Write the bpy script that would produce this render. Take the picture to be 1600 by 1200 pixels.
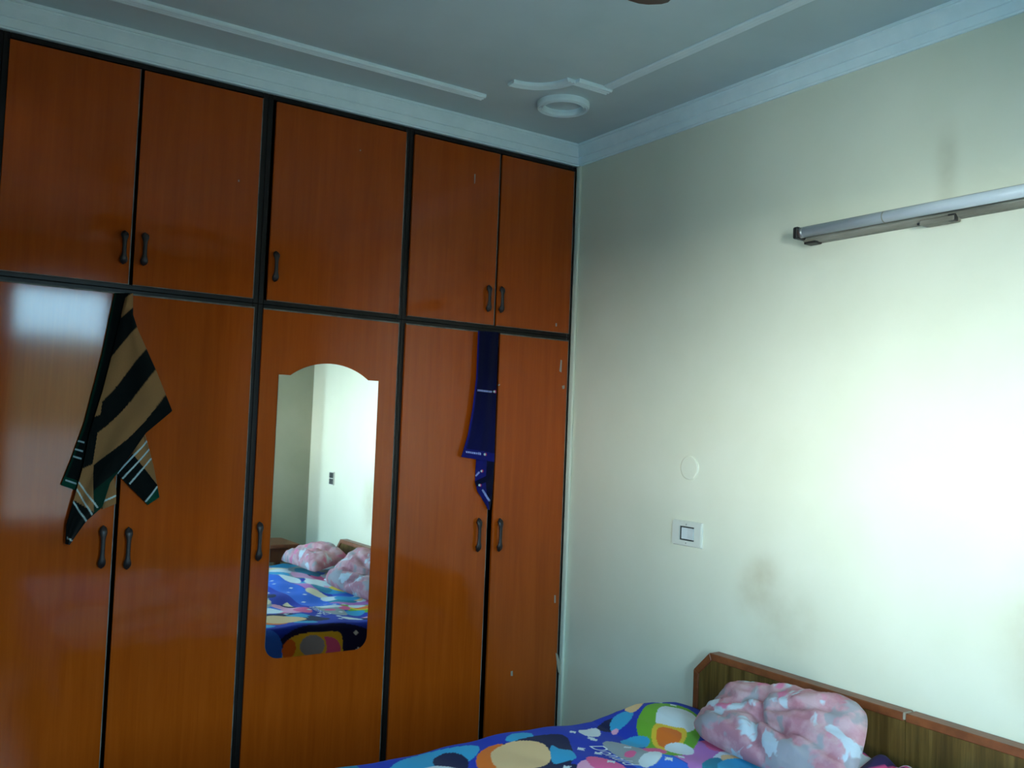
import bpy, bmesh, math, random
import numpy as np
from mathutils import Vector, Matrix, noise

random.seed(7)
SC = bpy.context.scene
COL = SC.collection
for o in list(bpy.data.objects):
    bpy.data.objects.remove(o)

# ---------------------------------------------------------------- camera
F = 1431.0
YAW, PITCH, ROLL = 0.587278, 0.0475145, 0.0391717
CAM = Vector((-2.732, -3.5785, 1.64845))
_f0 = Vector((math.sin(YAW), math.cos(YAW), 0)); _r0 = Vector((math.cos(YAW), -math.sin(YAW), 0)); _u0 = Vector((0, 0, 1))
FW = math.cos(PITCH) * _f0 + math.sin(PITCH) * _u0
_u1 = math.cos(PITCH) * _u0 - math.sin(PITCH) * _f0
RT = math.cos(ROLL) * _r0 + math.sin(ROLL) * _u1
UP = math.cos(ROLL) * _u1 - math.sin(ROLL) * _r0
cd = bpy.data.cameras.new('camera')
cd.sensor_width = 36.0
cd.lens = 36.0 * F / 1600.0
cd.clip_start = 0.02
cam = bpy.data.objects.new('camera', cd)
M = Matrix((( RT.x, UP.x, -FW.x), (RT.y, UP.y, -FW.y), (RT.z, UP.z, -FW.z)))
cam.matrix_world = Matrix.Translation(CAM) @ M.to_4x4()
COL.objects.link(cam)
SC.camera = cam

def hit(px, py, axis, val):
    """a photo pixel turned into the point where its ray meets a plane of the room"""
    px, py = float(px), float(py)
    d = FW + (px - 800) / F * RT - (py - 600) / F * UP
    t = (val - CAM[axis]) / d[axis]
    return CAM + t * d

# ---------------------------------------------------------------- light and exposure
W = bpy.data.worlds.new('world'); SC.world = W
W.use_nodes = True
bg = W.node_tree.nodes['Background']
bg.inputs[0].default_value = (0.40, 0.76, 1.0, 1)
bg.inputs[1].default_value = 23.0
SC.view_settings.view_transform = 'Standard'
SC.view_settings.look = 'None'
SC.view_settings.exposure = 0.44
SC.view_settings.gamma = 1.0
SC.view_settings.use_curve_mapping = False
SC.cycles.max_bounces = 10
SC.cycles.diffuse_bounces = 6
SC.cycles.glossy_bounces = 4
SC.cycles.sample_clamp_indirect = 10
WIN = (-2.12, -1.40, 0.80, 2.60)      # window opening in the rear wall: x0, x1, z0, z1
WINL = (-3.00, -1.75, 1.50, 2.25)     # window opening in the left wall: y0, y1, z0, z1
YB = -4.0                              # rear wall, behind the camera
XL, H, YW = -3.5, 3.05, 0.62           # left wall, ceiling, wall behind the wardrobes
for (nm, loc, rot, sx, sy) in (('window_portal', ((WIN[0] + WIN[1]) / 2, YB - .20, (WIN[2] + WIN[3]) / 2), (math.radians(90), 0, 0), WIN[1] - WIN[0], WIN[3] - WIN[2]),
                               ('window_portal', (XL - .20, (WINL[0] + WINL[1]) / 2, (WINL[2] + WINL[3]) / 2), (math.radians(90), 0, math.radians(-90)), WINL[1] - WINL[0], WINL[3] - WINL[2])):
    pl = bpy.data.lights.new(nm, 'AREA')
    pl.shape = 'RECTANGLE'; pl.size = sx; pl.size_y = sy
    pl.cycles.is_portal = True
    po = bpy.data.objects.new(nm, pl)
    po.location = loc; po.rotation_euler = rot
    COL.objects.link(po)
sl = bpy.data.lights.new('sun', 'SUN')  # low sun behind this house; it lights the house across the lane
sl.energy = 290.0; sl.angle = math.radians(.6); sl.color = (.92, 1.0, 1.0)
so = bpy.data.objects.new('sun', sl)
so.rotation_euler = Vector((-.707 * math.cos(math.radians(11.5)), -.707 * math.cos(math.radians(11.5)), -math.sin(math.radians(11.5)))).to_track_quat('-Z', 'Y').to_euler()
so.location = (8, 9, 6)
COL.objects.link(so)
SC.cycles.use_guiding = True

# ---------------------------------------------------------------- helpers
def lin(r, g, b):
    def c(v):
        v /= 255.0
        return v / 12.92 if v <= 0.04045 else ((v + 0.055) / 1.055) ** 2.4
    return (c(r), c(g), c(b))

def mat(name, col, rough=0.6, spec=0.5, metal=0.0):
    m = bpy.data.materials.new(name); m.use_nodes = True
    b = m.node_tree.nodes['Principled BSDF']
    b.inputs['Base Color'].default_value = (*col, 1)
    b.inputs['Roughness'].default_value = rough
    b.inputs['Specular IOR Level'].default_value = spec
    b.inputs['Metallic'].default_value = metal
    return m

def nd(m, t, **kw):
    n = m.node_tree.nodes.new(t)
    for k, v in kw.items():
        setattr(n, k, v)
    return n

def lk(m, a, b):
    m.node_tree.links.new(a, b)

def bsdf(m):
    return m.node_tree.nodes['Principled BSDF']

def noise_fac(m, scale, detail=4, rough=0.55, squash=(1, 1, 1), distortion=0.0):
    g = nd(m, 'ShaderNodeNewGeometry')
    mp = nd(m, 'ShaderNodeMapping'); mp.inputs['Scale'].default_value = squash
    lk(m, g.outputs['Position'], mp.inputs['Vector'])
    n = nd(m, 'ShaderNodeTexNoise')
    n.inputs['Scale'].default_value = scale; n.inputs['Detail'].default_value = detail
    n.inputs['Roughness'].default_value = rough; n.inputs['Distortion'].default_value = distortion
    lk(m, mp.outputs[0], n.inputs['Vector'])
    return n.outputs['Fac']

def ramp(m, fac, stops):
    r = nd(m, 'ShaderNodeValToRGB')
    e = r.color_ramp.elements
    while len(e) < len(stops):
        e.new(0.5)
    for i, (p, c) in enumerate(stops):
        e[i].position = p; e[i].color = (*c, 1)
    lk(m, fac, r.inputs[0])
    return r.outputs[0]

def bump(m, fac, strength, dist=0.01):
    b = nd(m, 'ShaderNodeBump')
    b.inputs['Strength'].default_value = strength; b.inputs['Distance'].default_value = dist
    lk(m, fac, b.inputs['Height']); lk(m, b.outputs[0], bsdf(m).inputs['Normal'])

def noisy(name, c0, c1, scale, rough=0.6, spec=0.4, squash=(1, 1, 1), b=0.0, lo=.35, hi=.65):
    m = mat(name, c0, rough, spec)
    f = noise_fac(m, scale, squash=squash)
    lk(m, ramp(m, f, [(lo, c0), (hi, c1)]), bsdf(m).inputs['Base Color'])
    if b:
        bump(m, f, b)
    return m

# ---------------------------------------------------------------- materials
MAT = {}
def wall_mat():
    m = mat('wall_paint', (.70, .70, .56), 0.5, 0.35)
    f = noise_fac(m, 3.0, 5)
    base = ramp(m, f, [(.3, (.69, .70, .555)), (.7, (.73, .74, .605))])
    g = nd(m, 'ShaderNodeNewGeometry')
    out = base
    # grime with a shape of its own: greasy head marks above the bed, soot above the tube light
    for (y, z, sy, sz, rot, col, amt) in ((-1.20, 1.10, .07, .11, 35, (.42, .36, .22), .55), (-1.32, .98, .14, .13, 20, (.44, .40, .27), .42),
                                          (-2.26, 1.10, .12, .17, 0, (.40, .35, .22), .55), (-1.93, 2.53, .035, .13, 0, (.40, .38, .26), .45)):
        mp = nd(m, 'ShaderNodeMapping', vector_type='TEXTURE')
        mp.inputs['Location'].default_value = (0, y, z)
        mp.inputs['Rotation'].default_value = (math.radians(rot), 0, 0)
        mp.inputs['Scale'].default_value = (1000, sy, sz)
        lk(m, g.outputs['Position'], mp.inputs['Vector'])
        ln = nd(m, 'ShaderNodeVectorMath', operation='LENGTH'); lk(m, mp.outputs[0], ln.inputs[0])
        mr = nd(m, 'ShaderNodeMapRange', interpolation_type='SMOOTHERSTEP')
        mr.inputs['From Min'].default_value = 0.0; mr.inputs['From Max'].default_value = 1.9
        mr.inputs['To Min'].default_value = amt; mr.inputs['To Max'].default_value = 0.0
        lk(m, ln.outputs['Value'], mr.inputs['Value'])
        nf = noise_fac(m, 9.0, 3)
        mu = nd(m, 'ShaderNodeMath', operation='MULTIPLY'); lk(m, mr.outputs[0], mu.inputs[0]); lk(m, nf, mu.inputs[1])
        mu2 = nd(m, 'ShaderNodeMath', operation='MULTIPLY'); mu2.inputs[1].default_value = 1.5; lk(m, mu.outputs[0], mu2.inputs[0])
        mx = nd(m, 'ShaderNodeMix', data_type='RGBA'); lk(m, mu2.outputs[0], mx.inputs[0])
        lk(m, out, mx.inputs[6]); mx.inputs[7].default_value = (*col, 1)
        out = mx.outputs[2]
    lk(m, out, bsdf(m).inputs['Base Color'])
    bump(m, noise_fac(m, 60, 3), 0.05, 0.004)
    return m
MAT['wall'] = wall_mat()
MAT['wall_dark'] = noisy('wall_paint_darkened', (.20, .205, .16), (.24, .245, .19), 3.0, .5, .35)  # cream paint made darker to cut light bounced onto the wardrobes
MAT['wall_dimmed'] = noisy('wall_paint_dimmed', (.36, .37, .27), (.41, .41, .31), 3.0, .6, .3)  # wall paint made darker; the pier's shade is put into its colour
MAT['ceil'] = noisy('ceiling_paint', (.53, .66, .67), (.59, .72, .73), 2.5, 0.8, 0.2)
MAT['crown'] = noisy('cornice_paint', (.74, .88, .89), (.80, .93, .94), 12, 0.6, 0.3)
MAT['floor'] = noisy('floor_terrazzo', (.055, .05, .042), (.085, .08, .07), 30, 0.35, 0.5)  # floor colour darkened to cut light bounced up to the lofts

def wood_mat(name, dark, mid, light, rough, sc=26, zs=.055, axis='z'):
    m = mat(name, mid, rough, 0.30)
    sq = (1, 1, zs) if axis == 'z' else (1, zs, 1)
    f = noise_fac(m, sc, 8, .62, sq, .6)
    f2 = noise_fac(m, sc * 6, 4, .6, (1, 1, zs * .5) if axis == 'z' else (1, zs * .5, 1))
    mx = nd(m, 'ShaderNodeMath', operation='MULTIPLY_ADD'); mx.inputs[1].default_value = .35
    lk(m, f2, mx.inputs[0]); lk(m, f, mx.inputs[2])
    lk(m, ramp(m, mx.outputs[0], [(.42, dark), (.66, mid), (.92, light)]), bsdf(m).inputs['Base Color'])
    return m
MAT['wood'] = wood_mat('red_brown_laminate', (.31, .050, .003), (.36, .061, .004), (.41, .073, .006), 0.08)
MAT['frame'] = noisy('dark_frame_wood', (.008, .006, .005), (.014, .011, .010), 20, 0.35, 0.25, (1, 1, .1))
MAT['edge'] = noisy('worn_edge_band', (.07, .06, .045), (.20, .19, .15), 14, 0.5, 0.4)
MAT['handle'] = mat('dark_bronze', (.030, .022, .022), 0.38, 0.5, 0.3)
MAT['chip'] = mat('bare_chip', (.33, .28, .21), 0.7)
MAT['mirror'] = mat('mirror_glass', (.93, .97, .95), 0.015, 0.5, 1.0)
MAT['mirror_edge'] = mat('mirror_edge', (.35, .52, .48), 0.2, 0.6)
MAT['headboard'] = wood_mat('headboard_veneer', (.034, .020, .006), (.105, .060, .015), (.21, .128, .036), 0.35, 20, .06)
MAT['hbtrim'] = noisy('headboard_trim', (.16, .045, .014), (.24, .07, .022), 18, 0.4, 0.5)
MAT['white_plastic'] = mat('ivory_plastic', (.64, .66, .59), 0.35, 0.5)
MAT['gap'] = mat('dark_gap', (.03, .035, .035), 0.6)
MAT['rocker'] = mat('pale_rocker', (.62, .68, .68), 0.3, 0.5)
MAT['batten'] = noisy('grimy_batten', (.17, .16, .125), (.30, .29, .24), 16, 0.5, 0.4, (1, .2, 1))
MAT['tube'] = mat('tube_glass', (.56, .62, .66), 0.25, 0.5)
MAT['black'] = mat('black_plastic', (.015, .014, .014), 0.45)
MAT['steel'] = mat('tube_cap_metal', (.4, .4, .4), 0.35, .5, .9)
MAT['fan'] = mat('fan_brown', (.055, .032, .024), 0.3, .5)
MAT['side_wood'] = wood_mat('side_table_wood', (.10, .03, .012), (.17, .055, .02), (.22, .075, .03), 0.4)
MAT['mattress'] = mat('mattress_ticking', (.45, .42, .40), 0.9, .1)
MAT['win'] = mat('window_paint', (.45, .45, .42), 0.5)
MAT['ground'] = noisy('darkened_ground', (.05, .05, .045), (.07, .07, .062), .3, 0.9, .1)  # darkened so less light bounces up through the windows
MAT['trees'] = noisy('far_foliage', (.008, .011, .006), (.02, .024, .013), .6, 0.95, .05)
MAT['white_house'] = noisy('whitewashed_plaster', (.74, .75, .72), (.80, .80, .77), 1.5, .9, .1)
MAT['ext'] = mat('outside_plaster', (.5, .5, .46), 0.9, .1)

def vcol_mat(name, rough=.9, spec=.1, b=0.0, bscale=300):
    m = mat(name, (1, 1, 1), rough, spec)
    a = nd(m, 'ShaderNodeVertexColor', layer_name='Col')
    lk(m, a.outputs[0], bsdf(m).inputs['Base Color'])
    bsdf(m).inputs['Sheen Weight'].default_value = 0.05
    if b:
        bump(m, noise_fac(m, bscale, 3), b, .003)
    return m
MAT['towel'] = vcol_mat('terry_towel', .95, .05, .5, 350)
MAT['print'] = vcol_mat('printed_cotton', .85, .15, .15, 500)
MAT['lettering'] = mat('white_print', (.70, .74, .80), .85, .1)

def camo():
    m = mat('pink_camouflage_cotton', (.6, .3, .3), .9, .1)
    out = ramp(m, noise_fac(m, 10, 4, .55), [(.38, (.48, .20, .24)), (.50, (.58, .30, .33)), (.60, (.62, .38, .40))])
    def over(out, fac, lo, hi, col):
        mr = nd(m, 'ShaderNodeMapRange'); mr.inputs['From Min'].default_value = lo; mr.inputs['From Max'].default_value = hi
        lk(m, fac, mr.inputs['Value'])
        mx = nd(m, 'ShaderNodeMix', data_type='RGBA'); lk(m, mr.outputs[0], mx.inputs[0]); lk(m, out, mx.inputs[6]); mx.inputs[7].default_value = (*col, 1)
        return mx.outputs[2]
    out = over(out, noise_fac(m, 8, 3, .5, (1, 1.2, 1.1), .4), .53, .59, (.38, .33, .35))
    out = over(out, noise_fac(m, 9, 3, .5, (1.1, 1, .9), .5), .585, .625, (.55, .58, .63))
    out = over(out, noise_fac(m, 7, 3, .5, (.9, 1.1, 1.3), .3), .585, .63, (.66, .20, .32))
    lk(m, out, bsdf(m).inputs['Base Color'])
    bump(m, noise_fac(m, 40, 4), .2, .008)
    return m
MAT['camo'] = camo()

# ---------------------------------------------------------------- mesh helpers
def root_loc(par):
    while par is not None and par.parent is not None:
        par = par.parent
    return par.location.copy() if par is not None else Vector((0, 0, 0))

def link(name, me, m, parent=None, loc=None):
    o = bpy.data.objects.new(name, me)
    COL.objects.link(o)
    if m is not None and not me.materials:
        me.materials.append(m)
    if parent is not None:
        o.parent = parent
        if loc is not None:
            o.location = Vector(loc) - root_loc(parent)
            p = parent
            while p.parent is not None:
                o.location -= p.location; p = p.parent
    elif loc is not None:
        o.location = loc
    return o

def from_bm(name, bm, m, parent=None, smooth=False):
    """bm holds world coordinates; the vertices go relative to the thing's root"""
    off = root_loc(parent) if parent is not None else Vector((0, 0, 0))
    if parent is not None:
        p = parent
        while p.parent is not None:
            off = off + p.location; p = p.parent
    for v in bm.verts:
        v.co -= off
    bmesh.ops.recalc_face_normals(bm, faces=bm.faces)
    me = bpy.data.meshes.new(name); bm.to_mesh(me); bm.free()
    if smooth:
        me.polygons.foreach_set('use_smooth', [True] * len(me.polygons))
    return link(name, me, m, parent)

def add_box(bm, x0, x1, y0, y1, z0, z1, bev=0.0, seg=2):
    r = bmesh.ops.create_cube(bm, size=1)
    for v in r['verts']:
        v.co = Vector((x0 + (v.co.x + .5) * (x1 - x0), y0 + (v.co.y + .5) * (y1 - y0), z0 + (v.co.z + .5) * (z1 - z0)))
    if bev > 0:
        es = list({e for v in r['verts'] for e in v.link_edges})
        bmesh.ops.bevel(bm, geom=es, offset=bev, segments=seg, affect='EDGES', profile=.5)

def box(name, x0, x1, y0, y1, z0, z1, m, parent=None, bev=0.0, seg=2):
    bm = bmesh.new(); add_box(bm, x0, x1, y0, y1, z0, z1, bev, seg)
    return from_bm(name, bm, m, parent)

def add_prism(bm, pts, h):
    """closed polygon (3-D points) pushed along vector h"""
    a = [bm.verts.new(p) for p in pts]; b = [bm.verts.new(Vector(p) + Vector(h)) for p in pts]
    n = len(pts)
    bm.faces.new(a); bm.faces.new(list(reversed(b)))
    for i in range(n):
        bm.faces.new((a[i], b[i], b[(i + 1) % n], a[(i + 1) % n]))

def prism(name, pts, h, m, parent=None, bev=0):
    bm = bmesh.new(); add_prism(bm, pts, h)
    if bev:
        bmesh.ops.bevel(bm, geom=list(bm.edges), offset=bev, segments=1, affect='EDGES')
    return from_bm(name, bm, m, parent)

def add_tube(bm, pts, rad, n=12, caps=True):
    rings = []
    P = [Vector(p) for p in pts]
    for i, p in enumerate(P):
        d = (P[min(i + 1, len(P) - 1)] - P[max(i - 1, 0)]).normalized()
        u = d.orthogonal().normalized() if i == 0 else (u - d * u.dot(d)).normalized()
        w = d.cross(u)
        r = rad[i] if hasattr(rad, '__len__') else rad
        rings.append([bm.verts.new(p + r * (math.cos(2 * math.pi * k / n) * u + math.sin(2 * math.pi * k / n) * w)) for k in range(n)])
    for a, b in zip(rings, rings[1:]):
        for k in range(n):
            bm.faces.new((a[k], a[(k + 1) % n], b[(k + 1) % n], b[k]))
    if caps:
        bm.faces.new(list(reversed(rings[0]))); bm.faces.new(rings[-1])

def tube(name, pts, rad, m, parent=None, n=12):
    bm = bmesh.new(); add_tube(bm, pts, rad, n)
    return from_bm(name, bm, m, parent, True)

def sweep(name, path, prof, m, closed=False, parent=None, smooth=False):
    """profile (sideways, down) swept along a flat path"""
    bm = bmesh.new(); rings = []
    n = len(path)
    P = [Vector(p) for p in path]
    for i, p in enumerate(P):
        if closed:
            d = P[(i + 1) % n] - P[i - 1]
        else:
            d = P[min(i + 1, n - 1)] - P[max(i - 1, 0)]
        d.normalize(); s = Vector((d.y, -d.x, 0))
        rings.append([bm.verts.new(p + s * a + Vector((0, 0, -b))) for a, b in prof])
    k = len(prof)
    pairs = list(zip(rings, rings[1:])) + ([(rings[-1], rings[0])] if closed else [])
    for a, b in pairs:
        for j in range(k - 1):
            bm.faces.new((a[j], a[j + 1], b[j + 1], b[j]))
    if not closed:
        bm.faces.new(rings[0]); bm.faces.new(rings[-1])
    return from_bm(name, bm, m, parent, smooth)

def tag(o, label=None, cat=None, group=None, kind=None):
    if label: o['label'] = label
    if cat: o['category'] = cat
    if group: o['group'] = group
    if kind: o['kind'] = kind
    return o

def thing(name, loc, label, cat, group=None):
    o = bpy.data.objects.new(name, None); COL.objects.link(o)
    o.location = loc; o.empty_display_size = .1
    return tag(o, label, cat, group)

def struct(o, label=None, cat=None):
    return tag(o, label, cat, None, 'structure')

# ---------------------------------------------------------------- the room
struct(box('floor', XL - .2, .2, YB - .2, YW + .2, -.12, 0, MAT['floor']), 'speckled floor, darkened in colour, under the bed and wardrobes', 'floor')
struct(box('ceiling', XL - .2, .2, YB - .2, YW + .2, H, H + .15, MAT['ceil']), 'grey blue painted ceiling with plaster mouldings', 'ceiling')
struct(box('wall_right', 0, .2, YB - .2, YW + .2, 0, H, MAT['wall']), 'pale cream painted wall behind the headboard', 'wall')
bm = bmesh.new()
add_box(bm, XL - .2, XL, YB - .2, WINL[0], 0, H); add_box(bm, XL - .2, XL, WINL[1], YW + .2, 0, H)
add_box(bm, XL - .2, XL, WINL[0], WINL[1], 0, WINL[2]); add_box(bm, XL - .2, XL, WINL[0], WINL[1], WINL[3], H)
struct(from_bm('wall_left', bm, MAT['wall_dark']), 'darkened cream wall with a window, left of the wardrobes', 'wall')
struct(box('wall_front', XL, 0, YW, YW + .2, 0, H, MAT['wall_dark']), 'darkened cream wall behind the wardrobes', 'wall')
bm = bmesh.new()
add_box(bm, XL, WIN[0], YB - .2, YB, 0, H); add_box(bm, WIN[1], 0, YB - .2, YB, 0, H)
add_box(bm, WIN[0], WIN[1], YB - .2, YB, 0, WIN[2]); add_box(bm, WIN[0], WIN[1], YB - .2, YB, WIN[3], H)
struct(from_bm('wall_rear', bm, MAT['wall_dark']), 'darkened cream wall with the window, behind the viewer', 'wall')
struct(box('wall_pier', -.45, 0, YB, -3.42, 0, H, MAT['wall_dimmed']), 'cream wall pier, darkened in colour, seen in the mirror left of the bright wall', 'wall')

# window in the rear wall
bm = bmesh.new()
for (a, b_, c, d) in ((WIN[0], WIN[0] + .05, WIN[2], WIN[3]), (WIN[1] - .05, WIN[1], WIN[2], WIN[3]), (WIN[0], WIN[1], WIN[3] - .05, WIN[3]), (WIN[0], WIN[1], WIN[2], WIN[2] + .05)):
    add_box(bm, a, b_, YB - .14, YB - .06, c, d, .004)
wf = struct(from_bm('window_1', bm, MAT['win']), 'open grey window frame behind the viewer', 'window')
box('window_sill', WIN[0] - .04, WIN[1] + .04, YB - .06, YB + .06, WIN[2] - .03, WIN[2], MAT['win'], wf, .006)

bm = bmesh.new()
for (a, b_, c, d) in ((WINL[0], WINL[0] + .05, WINL[2], WINL[3]), (WINL[1] - .05, WINL[1], WINL[2], WINL[3]), (WINL[0], WINL[1], WINL[3] - .05, WINL[3]), (WINL[0], WINL[1], WINL[2], WINL[2] + .05)):
    add_box(bm, XL - .14, XL - .06, a, b_, c, d, .004)
wf2 = struct(from_bm('window_2', bm, MAT['win']), 'open grey window frame in the left wall', 'window')
box('window_sill', XL - .06, XL + .06, WINL[0] - .04, WINL[1] + .04, WINL[2] - .03, WINL[2], MAT['win'], wf2, .006)

for (yy, sg) in ((WINL[1] - .02, 1), (WINL[0] + .02, -1)):  # unseen wooden leaves added to shade the left wardrobe doors
    sh = box('shade_leaf', XL - .03, XL + .58, yy - .016, yy + .016, WINL[2] + .02, WINL[3] - .02, MAT['side_wood'], wf2, .003)
    for zz in (WINL[2] + .08,):
        box('shade_leaf_panel', XL + .05, XL + .50, yy - .022, yy + .022, zz, zz + .58, MAT['side_wood'], sh, .006)

# outside: ground, far trees, rain shade over the window
gm = bpy.data.meshes.new('ground')
gm.from_pydata([(-260, -220, -.6), (260, -220, -.6), (260, 60, -.6), (-260, 60, -.6)], [], [(0, 1, 2, 3)])
tag(link('ground', gm, MAT['ground']), 'open ground, darkened in colour, outside the window', 'ground', None, 'structure')
struct(box('trim_1', WIN[0] - .3, WIN[1] + .3, YB - .75, YB - .2, WIN[3] + .08, WIN[3] + .16, MAT['ext']), 'concrete rain shade over the window outside', 'trim')
struct(box('trim_13', XL - .45, XL - .2, WINL[0] - .3, WINL[1] + .3, WINL[3] + .06, WINL[3] + .14, MAT['ext']), 'unseen concrete slab added over the left window to cut sky light', 'trim')  # added to cut the sky light falling on the lower wall
struct(box('wall_sun_block', XL - .2, 5, YW + .25, 22, -.6, H + .15, MAT['ext']), 'unseen rest of this house, added to shade the lane from the sun', 'wall')  # unseen block added to keep the low sun off the facing wall's base
nb = thing('house', (-11.5, -2.0, -.6), 'unseen white house added across the lane to bounce sunlight in', 'house')  # added and sized to reflect sun onto the headboard wall
box('house_wall', -14, -9.0, -16, 10, -.6, 2.85, MAT['white_house'], nb)
box('roof_slab', -14.1, -8.95, -16.1, 10.1, 2.85, 2.95, MAT['ext'], nb)
bm = bmesh.new(); N = 240; prev = None
for i in range(N + 1):
    x = -200 + 400 * i / N
    h = 10.2 + 1.2 * noise.noise(Vector((x * .08, 3, 1))) + .8 * noise.noise(Vector((x * .4, 9, 1)))
    d = 2.2 * noise.noise(Vector((x * .13, 5, 2)))
    ring = [bm.verts.new((x, -112 - 3 * math.cos(t) * (1 if t < 1.57 else -1) + (d if 0 < t < 3.1 else 0), -.7 + (h + .7) * math.sin(t))) for t in (0, .5, 1.0, 1.57)] \
        + [bm.verts.new((x, -120 - 3, -.7))]
    if prev:
        for a in range(4):
            bm.faces.new((prev[a], prev[a + 1], ring[a + 1], ring[a]))
    prev = ring
tag(from_bm('tree_line', bm, MAT['trees'], None, True), 'dark line of far trees on the horizon outside', 'trees', None, 'stuff')

# cornice
ZC = 2.952
CP = [(-.02, ZC), (.008, ZC), (.009, ZC + .006), (.014, ZC + .008), (.019, ZC + .030), (.019, ZC + .036), (.025, ZC + .038), (.025, ZC + .044), (.028, ZC + .052), (.034, ZC + .066), (.043, ZC + .080), (.043, ZC + .086), (.048, ZC + .087), (.048, H + .01), (-.02, H + .01)]
def cornice(name, a, b, out, label):
    out = Vector(out)
    bm = bmesh.new()
    add_prism(bm, [Vector(a) + out * d + Vector((0, 0, z)) for d, z in CP], Vector(b) - Vector(a))
    struct(from_bm(name, bm, MAT['crown']), label, 'cornice')
cornice('trim_2', (XL, 0, 0), (0, 0, 0), (0, -1, 0), 'stepped pale blue plaster cornice above the wardrobe lofts')
cornice('trim_3', (0, YB, 0), (0, 0, 0), (-1, 0, 0), 'stepped pale blue plaster cornice along the cream headboard wall')
cornice('trim_4', (XL, YB, 0), (0, YB, 0), (0, 1, 0), 'plaster cornice on the window wall behind the viewer')
cornice('trim_5', (XL, YB, 0), (XL, 0, 0), (1, 0, 0), 'plaster cornice along the left wall')
struct(box('trim_6', XL, 0, .03, YW, ZC, H, MAT['wall']), 'filler above the wardrobe lofts', 'trim')
struct(box('trim_7', -.016, 0, -.030, .002, 0, ZC, MAT['wall'], None, .006), 'pale vertical bead where wardrobe meets cream wall', 'trim')

# plaster strips and ring on the ceiling (three reeds each)
def reeds(w, h, n=3, wall=.006):
    pr = [(-w / 2, -.01), (-w / 2, h * .55)]
    for i in range(n):
        a = -w / 2 + w * i / n
        for t in (.12, .35, .65, .88):
            pr.append((a + w / n * t, h * (.62 + .38 * math.sin(math.pi * t))))
    pr += [(w / 2, h * .55), (w / 2, -.01)]
    return pr
RP = reeds(.050, .016); RP2 = reeds(.050, .007)
ax = lambda px, py: hit(px, py, 2, H - .008)
a_y = ax(500, 83).y
xe = ax(766, 147).x
r0, r1 = ax(806, 131), ax(892, 121)
b0, b1 = ax(896, 127), ax(953, 143)
xr = ax(1190, 36).x
cx0, cy0 = r0.x - .02, b0.y
R0 = (abs(r0.y - cy0) + abs(b0.x - cx0)) / 2
struct(sweep('trim_8', [(XL + .3, a_y, H), (xe, a_y, H)], RP, MAT['crown']), 'long reeded plaster strip on ceiling parallel to the wardrobes', 'moulding')
arc = [(cx0 + R0 * math.cos(t), cy0 + R0 * math.sin(t), H) for t in [math.pi / 2 * (1 - i / 16) for i in range(17)]]
struct(sweep('trim_9', arc, RP, MAT['crown']), 'curved reeded plaster piece on ceiling beside the ring', 'moulding')
struct(sweep('trim_10', [(b0.x + .012, b0.y, H), (b1.x, b0.y, H)], RP, MAT['crown']), 'short straight reeded plaster piece on ceiling beside the ring', 'moulding')
struct(sweep('trim_11', [(b1.x - .025, b0.y - .03, H), (b1.x - .025, YB + .35, H)], RP2, MAT['crown']), 'long reeded plaster strip on ceiling parallel to the headboard wall', 'moulding')
ring_c = hit(880, 166, 2, H - .012)
struct(sweep('trim_12', [(ring_c.x + .098 * math.cos(t), ring_c.y + .098 * math.sin(t), H) for t in [2 * math.pi * i / 48 for i in range(48)]], reeds(.030, .026), MAT['crown'], True), 'round plaster ring on the ceiling near the corner', 'moulding')

# ---------------------------------------------------------------- wardrobes
def handle_mesh(L):
    bm = bmesh.new(); rings = []; n = 12; K = 22
    for i in range(K + 1):
        t = -1 + 2 * i / K
        e = abs(t)
        w = .0078 + .0060 * math.exp(-((e - .72) / .22) ** 2)
        if e > .86: w *= max(.05, math.sqrt(max(0, 1 - ((e - .86) / .14) ** 2)))
        yc = -.009 - .013 * (1 - e ** 4)
        dep = .0055 + .003 * math.exp(-((e - .72) / .22) ** 2)
        if e > .9: dep *= .6
        rings.append([bm.verts.new((w * math.cos(2 * math.pi * k / n), yc + dep * math.sin(2 * math.pi * k / n), t * L / 2)) for k in range(n)])
    for a, b in zip(rings, rings[1:]):
        for k in range(n):
            bm.faces.new((a[k], a[(k + 1) % n], b[(k + 1) % n], b[k]))
    bm.faces.new(rings[0]); bm.faces.new(list(reversed(rings[-1])))
    for s in (-1, 1):
        r = bmesh.ops.create_cone(bm, cap_ends=True, segments=10, radius1=.006, radius2=.006, depth=.014)
        for v in r['verts']:
            v.co = Vector((v.co.x, -.006 + v.co.z, s * L * .36 + v.co.y))
    bmesh.ops.recalc_face_normals(bm, faces=bm.faces)
    me = bpy.data.meshes.new('handle'); bm.to_mesh(me); bm.free()
    me.polygons.foreach_set('use_smooth', [True] * len(me.polygons)); me.materials.append(MAT['handle'])
    return me
HM_LO, HM_HI = handle_mesh(.155), handle_mesh(.125)
DY = -.014     # door face

def edge_ring(door, x0, x1, z0, z1, w=.004):
    bm = bmesh.new(); y0, y1 = DY - .0008, DY + .002
    if z0 < 1:
        add_box(bm, x0, x1, y0, y1, z1 - .0055, z1)
        add_box(bm, x1 - .003, x1, y0, y1, z0, z1 - .0055)
    else:
        add_box(bm, x0, x1, y0, y1, z0, z0 + .0025)
        add_box(bm, x1 - .0035, x1, y0, y1, z0 + .0025, z1)
    from_bm('edge_band', bm, MAT['edge'], door)

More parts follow.
